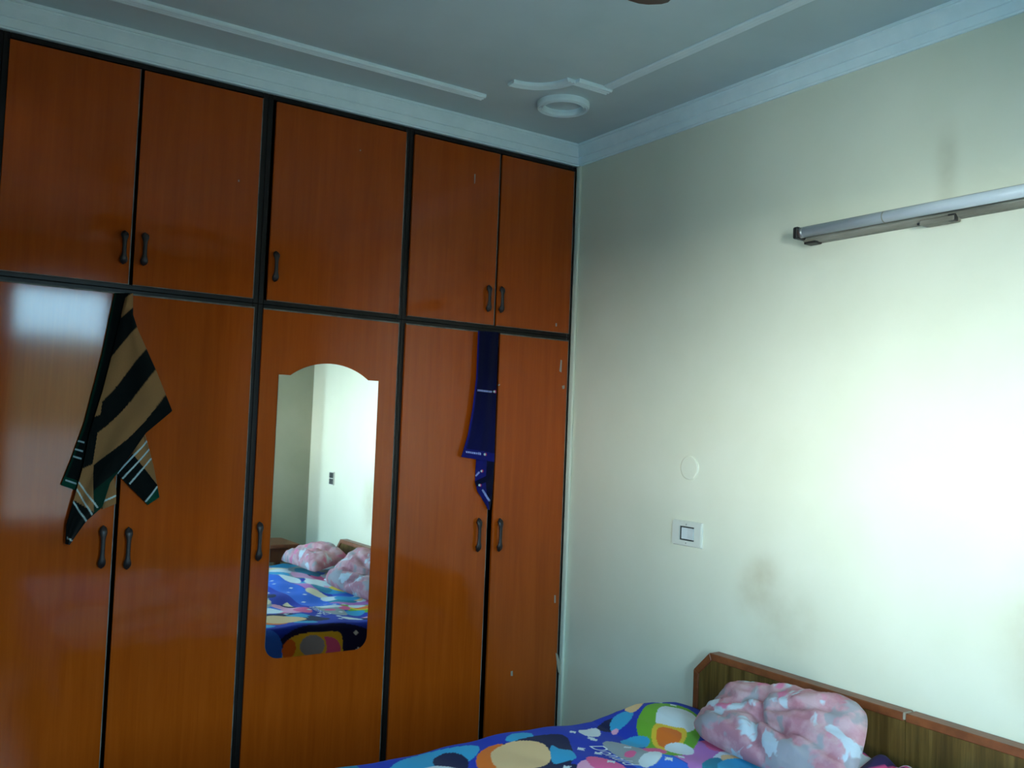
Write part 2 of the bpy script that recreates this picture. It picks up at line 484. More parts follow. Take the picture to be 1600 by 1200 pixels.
def unit(name, x0, x1, z0, z1, doors, handles, label, group, hm):
    t = thing(name, ((x0 + x1) / 2, .3, z0), label, 'wardrobe' if z0 < 1 else 'cupboard', group)
    box('side_panel', x0, x0 + .022, 0, .60, z0, z1, MAT['frame'], t, .002, 1)
    box('side_panel', x1 - .022, x1, 0, .60, z0, z1, MAT['frame'], t, .002, 1)
    box('back_panel', x0 + .022, x1 - .022, .585, .60, z0, z1, MAT['frame'], t)
    zr = .02
    box('top_rail', x0 + .022, x1 - .022, 0, .58, z1 - zr, z1, MAT['frame'], t, .002, 1)
    box('bottom_rail', x0 + .022, x1 - .022, 0, .58, z0, z0 + (.08 if z0 < 1 else zr), MAT['frame'], t, .002, 1)
    out = []
    dz0, dz1 = (z0 + .075, z1 - .016) if z0 < 1 else (z0 + .016, z1 - .028)
    for (a, b) in doors:
        d = box('door', a, b, DY, -.001, dz0, dz1, MAT['wood'], t, .0015, 1)
        edge_ring(d, a, b, dz0, dz1)
        out.append(d)
    for (k, hx, hz) in handles:
        o = link('handle', hm, None, out[k], (hx, DY, hz))
    return t, out

hp = lambda px, py: hit(px, py, 1, DY - .015)
LO = 'tall lower wardrobes'; HI = 'loft cupboards above the wardrobes'
ZR = 2.10
SP = [XL + .005, -2.512, -1.576, -.941, -.017]
h = [hp(160, 855), hp(200, 857), hp(405, 846), hp(748, 836), hp(781, 836)]
g = [hp(194, 386), hp(226, 389), hp(431, 416), hp(764, 466), hp(784, 468)]
ZM = ZC - .004
unit('wardrobe', SP[0], SP[1], 0, ZR, [(SP[0] + .012, -3.015), (-3.003, SP[1] - .012)], [(0, -3.06, 1.155), (1, -2.955, 1.155)],
     'brown two door wardrobe in the far left corner by the left wall', LO, HM_LO)
wA, dA = unit('wardrobe', SP[1], SP[2], 0, ZR, [(-2.498, -2.064), (-2.050, -1.592)], [(0, h[0].x, h[0].z), (1, h[1].x, h[1].z)],
     'red-brown two door wardrobe with striped towel hanging over its doors', LO, HM_LO)
wB, dB = unit('wardrobe', SP[2], SP[3], 0, ZR, [(-1.556, -.957)], [(0, h[2].x, h[2].z)],
     'red-brown single door wardrobe with an arched mirror on it', LO, HM_LO)
wC, dC = unit('wardrobe', SP[3], SP[4], 0, ZR, [(-.924, -.466), (-.436, -.036)], [(0, h[3].x, h[3].z), (1, h[4].x, h[4].z)],
     'orange-brown two door wardrobe with blue towel, next to cream wall', LO, HM_LO)
unit('loft_cupboard', SP[0], SP[1], ZR, ZM, [(SP[0] + .012, -3.015), (-3.003, SP[1] - .012)], [(0, -3.06, 2.28), (1, -2.955, 2.28)],
     'dark two door loft cupboard at the far left end of the row', HI, HM_HI)
lA, eA = unit('loft_cupboard', SP[1], SP[2], ZR, ZM, [(-2.492, -2.062), (-2.050, -1.600)], [(0, g[0].x, g[0].z), (1, g[1].x, g[1].z)],
     'very dark brown two door loft cupboard above the striped towel', HI, HM_HI)
lB, eB = unit('loft_cupboard', SP[2], SP[3], ZR, ZM, [(-1.545, -.960)], [(0, g[2].x, g[2].z)],
     'brown single door loft cupboard above the mirrored wardrobe', HI, HM_HI)
lC, eC = unit('loft_cupboard', SP[3], SP[4], ZR, ZM, [(-.920, -.472), (-.460, -.036)], [(0, g[3].x, g[3].z), (1, g[4].x, g[4].z)],
     'red-brown two door loft cupboard next to the cream wall', HI, HM_HI)

def chip(door, pts):
    prism('paint_chip', [Vector((q.x, DY - .0012, q.z)) for q in (hit(a, b, 1, DY) for a, b in pts)], (0, .0015, 0), MAT['chip'], door)
chip(dC[1], [(876, 562), (878, 563), (877, 582), (874, 580)])
chip(dC[1], [(878, 603), (882, 602), (882, 607), (879, 608)])
chip(dC[1], [(868, 1020), (871, 1022), (877, 1040), (876, 1057), (872, 1050)])
chip(dC[1], [(798, 1049), (801, 1048), (801, 1056), (798, 1056)])
chip(dC[1], [(866, 930), (868, 930), (868, 942), (866, 942)])
chip(dC[1], [(778, 601), (781, 600), (781, 602), (778, 603)])
chip(eC[0], [(741, 272), (743, 272), (742, 287), (741, 287)])
chip(eC[1], [(868, 505), (870, 505), (870, 510), (868, 510)])
chip(eA[1], [(372, 281), (374, 281), (374, 284), (372, 284)])
chip(eB[0], [(562, 234), (564, 234), (564, 236), (562, 236)])

# arched mirror on the middle wardrobe door
mx0, mx1, mz0, mzs, mzt = -1.482, -1.046, .698, 1.824, 1.882
pts = []
rc = .055
for (cx, cz, a0, a1) in ((mx0 + rc, mz0 + rc, 180, 270), (mx1 - rc, mz0 + rc, 270, 360)):
    for i in range(9):
        t = math.radians(a0 + (a1 - a0) * i / 8)
        pts.append((cx + rc * math.cos(t), cz + rc * math.sin(t)))
pts += [(mx1, mzs), (mx1 - .048, mzs)]
xc = (mx0 + mx1) / 2; hw = (mx1 - mx0) / 2 - .048; sag = mzt - mzs
RR = (hw * hw + sag * sag) / (2 * sag); an = math.asin(hw / RR)
for i in range(1, 24):
    t = an - 2 * an * i / 24
    pts.append((xc + RR * math.sin(t), mzt - RR + RR * math.cos(t)))
pts += [(mx0 + .048, mzs), (mx0, mzs)]
bm = bmesh.new(); add_prism(bm, [Vector((a, DY - .005, b)) for a, b in pts], (0, .005, 0))
mir = from_bm('mirror', bm, MAT['mirror_edge'], dB[0])
mir['label'] = 'arched frameless mirror'
mir.data.materials.append(MAT['mirror'])
for p in mir.data.polygons:
    if abs(p.normal.y) > .9: p.material_index = 1

# ---------------------------------------------------------------- cloth helpers
def arcl(P):
    P = [np.array(p, float) for p in P]
    d = [0]
    for a, b in zip(P, P[1:]): d.append(d[-1] + np.linalg.norm(b - a))
    return np.array(d) / d[-1], np.array(P)

def along(P, t):
    d, Q = arcl(P)
    return np.array([np.interp(t, d, Q[:, 0]), np.interp(t, d, Q[:, 1])])

def seg_d(x, y, a, b):
    ax_, ay_ = a; bx_, by_ = b
    t = np.clip(((x - ax_) * (bx_ - ax_) + (y - ay_) * (by_ - ay_)) / ((bx_ - ax_) ** 2 + (by_ - ay_) ** 2), 0, 1)
    return math.hypot(x - ax_ - t * (bx_ - ax_), y - ay_ - t * (by_ - ay_))

class Cloth:
    def __init__(s): s.v, s.f, s.c = [], [], []
    def patch(s, L, R, yoff, fold, col, n=60, m=22):
        b = len(s.v)
        for i in range(n + 1):
            l, r = along(L, i / n), along(R, i / n)
            for j in range(m + 1):
                u = j / m
                q = l + (r - l) * u
                y = yoff + fold(u, i / n)
                s.v.append(tuple(hit(q[0], q[1], 1, y))); s.c.append((*col(q[0], q[1], u, i / n), 1))
        for i in range(n):
            for j in range(m):
                k = b + i * (m + 1) + j
                s.f.append((k, k + 1, k + m + 2, k + m + 1))
    def build(s, name, m, thick=.004):
        me = bpy.data.meshes.new(name); me.from_pydata(s.v, [], s.f)
        a = me.color_attributes.new('Col', 'FLOAT_COLOR', 'POINT')
        a.data.foreach_set('color', np.array(s.c, dtype=np.float32).ravel())
        me.polygons.foreach_set('use_smooth', [True] * len(me.polygons))
        o = link(name, me, m)
        md = o.modifiers.new('thickness', 'SOLIDIFY'); md.thickness = thick; md.offset = 0
        return o

TAN, BLK, GRN, WHT = lin(142, 102, 64), lin(14, 18, 17), lin(8, 62, 46), lin(175, 195, 195)
Z = lambda a, b: (40 + a / 2.5, 420 + b / 2.5)      # crop coordinates used when measuring the towel
def lines(x, y, segs, w):
    return any(seg_d(x, y, Z(*a), Z(*b)) < w for a, b in segs)

tw = Cloth()
def colA(x, y, u, v):
    if lines(x, y, [((200, 672), (228, 680)), ((195, 703), (222, 712)), ((188, 735), (216, 742)), ((158, 828), (196, 838))], 1.1): return WHT
    if v > .95: return GRN
    return BLK if u > .14 else tuple(.5 * a for a in GRN)
tw.patch([Z(348, 95), Z(300, 330), Z(230, 600), Z(180, 740), Z(138, 845)], [Z(400, 95), Z(350, 400), Z(290, 640), Z(235, 780), Z(196, 865)], -.026,
         lambda u, v: -.008 * math.sin(u * math.pi), colA, 160, 30)
def colB(x, y, u, v):
    X, Y = (x - 40) * 2.5, (y - 420) * 2.5
    if lines(x, y, [((205, 832), (280, 932)), ((192, 850), (258, 958)), ((182, 905), (240, 990)), ((162, 1050), (180, 1062))], 1.2): return WHT
    fx = 330 - (Y - 330) * .16        # the crease between the left fold and the front face
    if X < fx and Y < 800:
        s = X * .45 + Y
        return TAN if (455 < s < 700 and X > fx - 75) or s > 880 else BLK
    if Y > 940 and X < 250: return BLK
    s = X + Y + 18 * math.sin((X - Y) / 130.0)
    if X + .72 * Y > 965 and s > 1135: return GRN
    if s < 520: return BLK
    if s < 585 and X > 375: return TAN
    if s < 680: return BLK
    if s < 800: return TAN
    if s < 915: return BLK
    if s < 1045: return TAN
    if X > 265: return BLK if s < 1150 else tuple(.5 * (a + b) for a, b in zip(BLK, GRN))
    if Y < 905 + (X - 190) * .6: return TAN
    return BLK
tw.patch([Z(395, 95), Z(345, 310), Z(300, 480), Z(250, 640), Z(222, 780), Z(180, 930), Z(160, 1000), Z(157, 1075)],
         [Z(418, 95), Z(418, 180), Z(438, 240), Z(510, 400), Z(572, 555), Z(470, 640), Z(400, 740), Z(330, 835), Z(300, 930), Z(238, 985), Z(170, 1078)], -.046,
         lambda u, v: -.012 * math.sin(u * math.pi) - .008 * math.sin(u * 9 + v * 3) * min(1, v * 3), colB, 230, 90)
def colC(x, y, u, v):
    if lines(x, y, [((358, 800), (476, 672)), ((380, 818), (484, 705)), ((408, 838), (490, 742)), ((470, 908), (514, 852))], 1.2): return WHT
    X, Y = (x - 40) * 2.5, (y - 420) * 2.5
    if X * .75 + Y * .66 > 951: return GRN
    if Y < 700 + (X - 400) * 1.25: return TAN
    return BLK
tw.patch([Z(440, 640), Z(420, 720), Z(358, 800), Z(400, 845), Z(478, 922)], [Z(466, 650), Z(478, 690), Z(500, 770), Z(515, 850), Z(522, 893)], -.022,
         lambda u, v: -.006 * math.sin(u * 6), colC, 130, 70)
tw.patch([Z(325, 800), Z(310, 850), Z(300, 940)], [Z(345, 820), Z(354, 870), Z(352, 918)], -.022, lambda u, v: -.004 * math.sin(u * 4),
         lambda x, y, u, v: WHT if lines(x, y, [((305, 908), (352, 886))], 1.3) else TAN, 50, 24)
tag(tw.build('towel', MAT['towel']), 'tan and black striped towel hanging from the left wardrobe doors', 'towel')

bt = Cloth()
BL1, BL2, BL3 = lin(12, 14, 42), lin(24, 26, 98), lin(36, 36, 135)
PALE, RED = lin(150, 160, 215), lin(170, 50, 90)
def stitch(x, y, a, b, w=1.5):
    """worn embroidered band: short pale stitches too small to read"""
    d = seg_d(x, y, a, b)
    t = ((x - a[0]) * (b[0] - a[0]) + (y - a[1]) * (b[1] - a[1])) / math.hypot(b[0] - a[0], b[1] - a[1])
    return d < w and (t * .55) % 1 < .72
def colT(x, y, u, v):
    if stitch(x, y, (747, 610), (767, 612)) or stitch(x, y, (729, 706), (750, 709)): return PALE
    for c in ((772, 612), (757, 710)):
        if math.hypot(x - c[0], y - c[1]) < 1.7: return WHT
        if math.hypot(x - c[0] - 1, y - c[1]) < 2.3: return RED
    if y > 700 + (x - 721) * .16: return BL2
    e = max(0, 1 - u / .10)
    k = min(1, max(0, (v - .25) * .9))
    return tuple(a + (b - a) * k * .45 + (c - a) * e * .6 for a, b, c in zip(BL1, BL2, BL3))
bt.patch([(747, 517), (744, 590), (738, 640), (731, 680), (721, 714)], [(779, 519), (777, 560), (775, 620), (772, 722)], -.034,
         lambda u, v: -.006 * math.sin(u * 3.2) - .003 * math.sin(u * 12 + v * 2), colT, 220, 70)
def colU(x, y, u, v):
    if stitch(x, y, (744, 743), (748, 738)) or stitch(x, y, (754, 766), (764, 782)): return PALE
    for c in ((752, 736), (749, 758)):
        if math.hypot(x - c[0], y - c[1]) < 1.6: return WHT
        if math.hypot(x - c[0] - 1, y - c[1]) < 2.2: return RED
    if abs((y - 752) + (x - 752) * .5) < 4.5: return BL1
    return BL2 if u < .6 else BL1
bt.patch([(744, 716), (743, 735), (742, 752), (746, 768), (757, 785), (763, 796)], [(772, 720), (771, 735), (770, 755), (769, 770), (767, 785), (765, 797)], -.022,
         lambda u, v: -.010 * math.sin(u * 3) - .006 * math.sin(u * 4 + v * 14), colU, 120, 50)
tag(bt.build('towel', MAT['towel']), 'narrow navy blue towel hanging between the right wardrobe doors', 'towel')

# ---------------------------------------------------------------- tube light, switch, cover plate, fan
tl = thing('tube_light', (0, -2.02, 2.36), 'unlit white tube light on a grimy batten high on the cream wall', 'tube light')
y0, y1 = hit(1258, 370, 0, -.03).y, None
y1 = y0 - 1.24
TZ = 2.390
bm = bmesh.new(); add_prism(bm, [Vector((0, y0, 2.357)), Vector((-.030, y0, 2.357)), Vector((-.042, y0, 2.368)), Vector((-.042, y0, 2.412)), Vector((-.030, y0, 2.422)), Vector((0, y0, 2.422))], (0, y1 - y0, 0))
from_bm('batten', bm, MAT['batten'], tl)
tube('tube', [(-.070, y0 - .012, TZ), (-.070, y1 + .012, TZ)], .019, MAT['tube'], tl, 24)
for yy, s in ((y0, 1), (y1, -1)):
    tube('tube_cap', [(-.070, yy - s * .012, TZ), (-.070, yy - s * .030, TZ)], .0196, MAT['steel'], tl, 24)
    bm = bmesh.new()
    add_box(bm, -.088, -.0, yy - .010 * (s > 0) - .002, yy + .010 + .002 * (s < 0), 2.368, 2.412, .006)
    from_bm('end_holder', bm, MAT['black'], tl)
    add = bmesh.new(); add_box(add, -.05, -.01, min(yy - s * .01, yy - s * .06), max(yy - s * .01, yy - s * .06), 2.351, 2.36, .003)
    from_bm('holder_clip', add, MAT['black'], tl)
cy0_, cy1_ = hit(1442, 340, 0, -.03).y, hit(1496, 330, 0, -.03).y
box('starter_cover', -.050, -.008, cy1_, cy0_, 2.346, 2.362, MAT['batten'], tl, .003)
box('starter', -.048, -.026, cy1_ - .002, cy1_ + .022, 2.345, 2.368, MAT['black'], tl, .003)
box('starter_slot', -.0435, -.030, cy0_ - .008, cy0_ + .012, 2.350, 2.357, MAT['black'], tl, .001)
tube('tube_band', [(-.070, hit(1382, 335, 0, -.07).y, TZ), (-.070, hit(1382, 335, 0, -.07).y - .004, TZ)], .0194, MAT['batten'], tl, 24)

def plate_yz(name, parent, y0, y1, z0, z1, holes, x0, x1, m):
    bm = bmesh.new()
    (hy0, hy1, hz0, hz1) = holes
    for (a, b, c, d) in ((y0, hy0, z0, z1), (hy1, y1, z0, z1), (hy0, hy1, z0, hz0), (hy0, hy1, hz1, z1)):
        add_box(bm, x0, x1, a, b, c, d)
    return from_bm(name, bm, m, parent)
sa, sb = hit(1050, 832, 0, -.012), hit(1096, 834, 0, -.012)
zc = hit(1072, 834, 0, -.012).z
sw = thing('switch_plate', (0, (sa.y + sb.y) / 2, zc - .052), 'ivory switch plate with one square switch, on the wall beside the wardrobe', 'switch')
Y0, Y1 = sb.y, sa.y
bm = bmesh.new(); add_box(bm, -.006, 0, Y0, Y1, zc - .052, zc + .052, .003)
from_bm('back_plate', bm, MAT['white_plastic'], sw)
hy0, hy1 = Y0 + .040, Y1 - .043
plate_yz('cover_frame', sw, Y0 + .004, Y1 - .004, zc - .047, zc + .047, (hy0, hy1, zc - .028, zc + .030), -.014, -.004, MAT['white_plastic'])
box('recess_shade', -.0075, -.006, hy0, hy1, zc - .028, zc + .030, MAT['gap'], sw)  # dark sheet painting in the shadow gap around the rocker
rk = prism('rocker', [Vector((-.0075, hy1 - .014, zc - .022)), Vector((-.0075, hy0 + .003, zc - .022)), Vector((-.0165, hy0 + .003, zc - .022)), Vector((-.012, (hy0 + hy1) / 2 - .004, zc - .022)), Vector((-.0135, hy1 - .014, zc - .022))], (0, 0, .046), MAT['rocker'], sw)
for zz in (zc + .038, zc - .038):
    tube('screw', [(-.0135, (Y0 + Y1) / 2, zz), (-.0155, (Y0 + Y1) / 2, zz)], .003, MAT['steel'], sw, 8)

q = hit(1077, 731, 0, -.004)
bm = bmesh.new(); add_tube(bm, [(0, q.y, q.z), (-.004, q.y, q.z), (-.0065, q.y, q.z)], [.051, .051, .045], 40)
cp = from_bm('cover_plate', bm, MAT['wall']); tag(cp, 'round blank cover plate painted like the wall, above the switch', 'cover plate')

# second switch plate, seen in the mirror beyond the headboard
s2 = thing('switch_plate', (0, -2.95, 1.165), 'small dark switch plate seen in the mirror on the bright wall', 'switch')
box('back_plate', -.008, 0, -2.99, -2.91, 1.165, 1.265, MAT['white_plastic'], s2, .002)
for i in range(2):
    for j in range(2):
        box('rocker', -.013, -.007, -2.984 + i * .037, -2.953 + i * .037, 1.171 + j * .046, 1.212 + j * .046, MAT['gap'], s2, .002)

# ceiling fan; only one blade tip reaches into the picture
tip = hit(1022, 6, 2, 2.72)
ang = math.radians(24)
hub = Vector((tip.x - .60 * math.cos(ang), tip.y - .60 * math.sin(ang), 2.72))
fan = thing('ceiling_fan', (hub.x, hub.y, H), 'brown ceiling fan with one blade tip at the top of the picture', 'fan')
tube('canopy', [hub + Vector((0, 0, H - hub.z)), hub + Vector((0, 0, H - hub.z - .03)), hub + Vector((0, 0, H - hub.z - .08))], [.06, .055, .02], MAT['fan'], fan, 24)
tube('downrod', [hub + Vector((0, 0, H - hub.z - .06)), hub + Vector((0, 0, .05))], .013, MAT['fan'], fan, 14)
tube('motor', [hub + Vector((0, 0, z)) for z in (.075, .06, .02, -.03, -.055, -.065)], [.05, .10, .125, .125, .09, .03], MAT['fan'], fan, 32)
for k in range(3):
    a = ang + k * 2 * math.pi / 3
    e, s = Vector((math.cos(a), math.sin(a), 0)), Vector((-math.sin(a), math.cos(a), 0))
    prof = [(.15, .045), (.30, .060), (.45, .066), (.54, .066), (.575, .058), (.595, .040), (.604, .018)]
    pp = [hub + e * r + s * w + Vector((0, 0, w * .18)) for r, w in prof] + [hub + e * r - s * w - Vector((0, 0, w * .18)) for r, w in reversed(prof)]
    bl = prism('blade', pp, (0, 0, .004), MAT['fan'], fan)
    bm = bmesh.new(); add_tube(bm, [hub + e * .10, hub + e * .15, hub + e * .22], [.02, .016, .022], 8)
    for v in bm.verts: v.co.z = hub.z + .004 + (v.co.z - hub.z) * .4
    from_bm('blade_arm', bm, MAT['fan'], bl)

# ---------------------------------------------------------------- bed
BY0, BY1, BX0 = -2.90, -.955, -2.03      # far side, wardrobe side, foot
HX = -.052                               # headboard front
bed = thing('bed', (-1.0, -1.85, 0), 'wooden double bed with a low dark veneer headboard against the wall', 'bed')
HT = .803
ya, ys, yb = -.938, hit(1415, 1112, 0, HX).y, -2.70
ch = .083
pan1 = prism('headboard_panel', [Vector((HX, ya - .004, .02)), Vector((HX, ya - .004, HT - ch)), Vector((HX, ya - ch, HT - .004)), Vector((HX, ys + .001, HT - .004)), Vector((HX, ys + .001, .02))], (.042, 0, 0), MAT['headboard'], bed)
pan2 = prism('headboard_panel', [Vector((HX, ys - .001, .02)), Vector((HX, ys - .001, HT - .004)), Vector((HX, yb + ch, HT - .004)), Vector((HX, yb + .004, HT - ch)), Vector((HX, yb + .004, .02))], (.042, 0, 0), MAT['headboard'], bed)
def trim_piece(a, b, ia, ib):
    pts = [Vector((HX - .007, *p)) for p in (a, b, ib, ia)]
    prism('headboard_trim', pts, (.055, 0, 0), MAT['hbtrim'], bed, .0025)
tw_ = .027
trim_piece((ya, .02), (ya, HT - ch), (ya - tw_, .02), (ya - tw_, HT - ch - tw_ * .42))
trim_piece((ya, HT - ch), (ya - ch, HT), (ya - tw_, HT - ch - tw_ * .42), (ya - ch - tw_ * .42, HT - tw_))
trim_piece((ya - ch, HT), (ys + .004, HT), (ya - ch - tw_ * .42, HT - tw_), (ys + .004, HT - tw_))
trim_piece((ys - .004, HT), (yb + ch, HT), (ys - .004, HT - tw_), (yb + ch + tw_ * .42, HT - tw_))
trim_piece((yb + ch, HT), (yb, HT - ch), (yb + ch + tw_ * .42, HT - tw_), (yb + tw_, HT - ch - tw_ * .42))
trim_piece((yb, .02), (yb, HT - ch), (yb + tw_, .02), (yb + tw_, HT - ch - tw_ * .42))
box('joint_chip', HX - .0085, HX + .03, ys - .004, ys + .003, HT - .020, HT + .0012, MAT['chip'], bed)
box('bed_box', BX0 + .03, HX - .008, BY0 + .03, BY1 - .03, .10, .34, MAT['headboard'], bed, .006)
for (x, y) in ((BX0 + .1, BY0 + .1), (BX0 + .1, BY1 - .1), (-.16, BY0 + .1), (-.16, BY1 - .1)):
    box('leg', x - .035, x + .035, y - .035, y + .035, 0, .10, MAT['headboard'], bed, .005)
mt = box('mattress', BX0 + .02, HX - .010, BY0 + .02, BY1 - .02, .34, .565, MAT['mattress'], None, .03, 3)
tag(mt, 'thick mattress under the blue printed sheet', 'mattress')

# printed sheet ---------------------------------------------------
TOPX = np.array([-2.1, -1.44, -1.02, -.70, -.57, -.45, -.36, -.28, -.16, -.06])
TOPZ = np.array([.585, .588, .606, .594, .590, .622, .630, .624, .600, .570])
def wr(x, y):
    return (.006 * math.sin(9 * x + 5 * y + 2 * math.sin(4 * y)) + .004 * math.sin(17 * y - 6 * x + 2 * math.sin(7 * x)) + .003 * math.sin(31 * x + 13 * y))
def sheet_z(x, y):
    k = math.exp(-((y + 1.02) / .30) ** 2)
    z = .592 + (float(np.interp(x, TOPX, TOPZ)) - .592) * k
    return z + wr(x, y) * (1.25 - .6 * k)
DR = .30
def sheet_pt(X, Y):
    """flat sheet coordinates -> draped point; X beyond the foot and Y beyond either side hang down"""
    ex = max(0, BX0 - X); ey = max(0, Y - BY1); fy = max(0, BY0 - Y)
    x, y = max(X, BX0), min(max(Y, BY0), BY1)
    z = sheet_z(x, y)
    def drop(e):     # quarter turn of radius r then straight down
        r = .035
        if e < r * 1.57: return r * math.sin(e / r), r * (1 - math.cos(e / r))
        return r, r + e - r * 1.57
    ox, dx = drop(ex); oy, dy = drop(ey); of, df = drop(fy)
    w = .010 * math.sin(16 * X + 3) * min(1, (ey + fy) * 6) + .010 * math.sin(14 * Y) * min(1, ex * 6)
    return (x - ox - (w if ex > 0 else 0), y + (oy + (w if ey > 0 else 0)) - (of + (w if fy > 0 else 0)), z - max(dx, dy, df))

PAL = {k: lin(*v) for k, v in dict(blue=(26, 52, 172), mid=(44, 104, 214), navy=(16, 20, 66), cyan=(52, 158, 205), teal=(36, 130, 160), white=(214, 222, 228), peach=(232, 190, 140), orange=(228, 112, 30),
       yellow=(230, 190, 50), green=(112, 172, 44), pink=(226, 96, 148), rose=(228, 160, 190), lav=(190, 120, 190), grey=(150, 158, 165), cream=(228, 214, 180)).items()}
def onbed(px):
    return [(hit(a, b, 2, .605).x, hit(a, b, 2, .605).y) for a, b in px]
def el(cx, cy, rx, ry, n=18, rot=0):
    return [(cx + rx * math.cos(t) * math.cos(rot) - ry * math.sin(t) * math.sin(rot), cy + rx * math.cos(t) * math.sin(rot) + ry * math.sin(t) * math.cos(rot)) for t in [2 * math.pi * i / n for i in range(n)]]
SHAPES = []      # (colour, polygon in sheet coordinates); plain generic patches, later ones on top
def chaikin(p, n=3):
    p = np.array(p, float)
    for _ in range(n):
        q = np.roll(p, -1, 0)
        p = np.stack([.75 * p + .25 * q, .25 * p + .75 * q], 1).reshape(-1, 2)
    return p
def S(col, poly): SHAPES.append((PAL[col], chaikin(poly)))
def P(col, px): S(col, onbed(px))
# patches near the wardrobe side, measured in the photograph
P('cyan', [(600, 1192), (650, 1172), (700, 1166), (752, 1160), (745, 1180), (690, 1200), (620, 1215)])
P('navy', [(672, 1184), (690, 1172), (715, 1172), (735, 1182), (728, 1198), (690, 1203)])
P('white', [(650, 1198), (690, 1190), (735, 1196), (740, 1212), (655, 1214)])
P('cyan', [(785, 1158), (800, 1147), (830, 1144), (835, 1152), (805, 1160)])
P('navy', [(800, 1160), (850, 1146), (885, 1146), (893, 1162), (900, 1188), (868, 1196), (830, 1215), (760, 1212), (742, 1190), (760, 1166)])
P('orange', [(742, 1180), (760, 1164), (790, 1160), (800, 1180), (805, 1206), (770, 1206), (748, 1196)])
P('peach', [(766, 1170), (800, 1158), (842, 1158), (858, 1168), (862, 1182), (852, 1194), (815, 1203), (782, 1198), (768, 1186)])
P('cyan', [(858, 1160), (876, 1170), (893, 1168), (904, 1184), (880, 1186), (862, 1192)])
P('navy', [(860, 1192), (900, 1188), (905, 1196), (870, 1204)])
P('white', [(900, 1138), (918, 1134), (934, 1130), (941, 1140), (932, 1148), (912, 1147)])
P('navy', [(928, 1132), (945, 1122), (966, 1121), (970, 1132), (950, 1137)])
P('cyan', [(952, 1126), (965, 1116), (990, 1116), (988, 1126), (972, 1134), (955, 1138)])
P('rose', [(955, 1134), (966, 1132), (966, 1138), (957, 1140)])
P('peach', [(972, 1114), (985, 1106), (1006, 1103), (1004, 1112), (990, 1120)])
P('green', [(1000, 1150), (992, 1132), (1008, 1112), (1040, 1102), (1078, 1108), (1098, 1125), (1095, 1150), (1082, 1170), (1050, 1182), (1015, 1172)])
P('white', [(1022, 1132), (1030, 1114), (1055, 1110), (1082, 1114), (1092, 1132), (1082, 1144), (1050, 1146), (1030, 1142)])
P('yellow', [(1016, 1150), (1022, 1134), (1050, 1140), (1076, 1140), (1070, 1160), (1048, 1172), (1026, 1166)])
P('orange', [(1024, 1150), (1028, 1140), (1050, 1142), (1068, 1146), (1062, 1160), (1044, 1166), (1030, 1162)])
P('cyan', [(964, 1150), (985, 1143), (1016, 1148), (1014, 1160), (990, 1164)])
P('grey', [(934, 1156), (962, 1150), (1005, 1166), (1036, 1176), (1030, 1190), (1000, 1196), (975, 1184)])
P('pink', [(974, 1174), (984, 1168), (996, 1172), (990, 1180), (978, 1180)])
P('pink', [(1000, 1166), (1020, 1162), (1044, 1170), (1040, 1178), (1016, 1176)])
P('white', [(996, 1184), (1010, 1174), (1032, 1172), (1036, 1182), (1018, 1194), (1002, 1197)])
P('lav', [(1070, 1196), (1084, 1170), (1110, 1172), (1120, 1190), (1100, 1204)])
P('teal', [(1092, 1194), (1108, 1178), (1132, 1182), (1140, 1200), (1110, 1212)])
P('peach', [(1120, 1176), (1148, 1180), (1185, 1194), (1180, 1210), (1145, 1204)])
P('pink', [(880, 1203), (900, 1196), (922, 1200), (915, 1212), (885, 1214)])
# patches read from the mirror
S('rose', el(-.86, -1.36, .07, .10)); S('pink', el(-.82, -1.33, .045, .09)); S('white', el(-1.0, -1.40, .09, .10))
S('cream', el(-1.0, -1.62, .10, .08)); S('navy', el(-.88, -1.78, .06, .10)); S('cyan', el(-1.0, -1.86, .10, .07)); S('cream', el(-.98, -2.0, .05, .08))
S('white', el(-.53, -2.32, .05, .16)); S('white', el(-.44, -2.12, .05, .12)); S('cream', el(-.55, -1.80, .05, .14)); S('white', el(-.53, -1.62, .06, .08))
S('yellow', el(-.33, -1.90, .09, .13)); S('orange', el(-.31, -1.91, .06, .10)); S('teal', el(-.46, -1.95, .05, .13)); S('cyan', el(-.45, -1.56, .08, .09))
S('pink', el(-.36, -1.38, .05, .06)); S('white', el(-.50, -1.32, .05, .05)); S('rose', el(-.40, -2.42, .05, .20)); S('teal', el(-.30, -2.60, .06, .2))
# side hanging towards the wardrobe, seen in the mirror (Y above BY1 is the hanging part)
D = BY1
S('navy', [(-1.12, D + .015), (-.56, D + .015), (-.56, D + .28), (-1.12, D + .28)])
S('mid', [(-1.30, D + .01), (-1.08, D + .01), (-1.06, D + .28), (-1.30, D + .28)])
S('yellow', [(-1.07, D + .09), (-1.0, D + .06), (-.80, D + .055), (-.75, D + .08), (-.75, D + .26), (-1.07, D + .26)])
S('orange', el(-1.04, D + .13, .035, .05)); S('grey', el(-.92, D + .125, .065, .055)); S('pink', [(-.87, D + .07), (-.76, D + .11), (-.76, D + .24), (-.86, D + .24), (-.84, D + .12)])
STARS = [(-.70, -1.10), (-.64, -1.22), (-.70, -1.36), (-.63, -1.47), (-.71, -1.60), (-.65, -1.74), (-.70, -1.88), (-.64, -2.0), (-.70, -2.14), (-.66, -2.3), (-.69, -2.5), (-.64, -2.66),
         (-.68, D + .07), (-.66, D + .16), (-.62, -1.02), (-1.35, -1.1), (-1.5, -1.3), (-1.4, -1.6)] + onbed([(928, 1152), (935, 1172), (908, 1166), (895, 1142), (955, 1188), (1045, 1185), (1065, 1180), (1030, 1103), (1052, 1106), (886, 1194)])
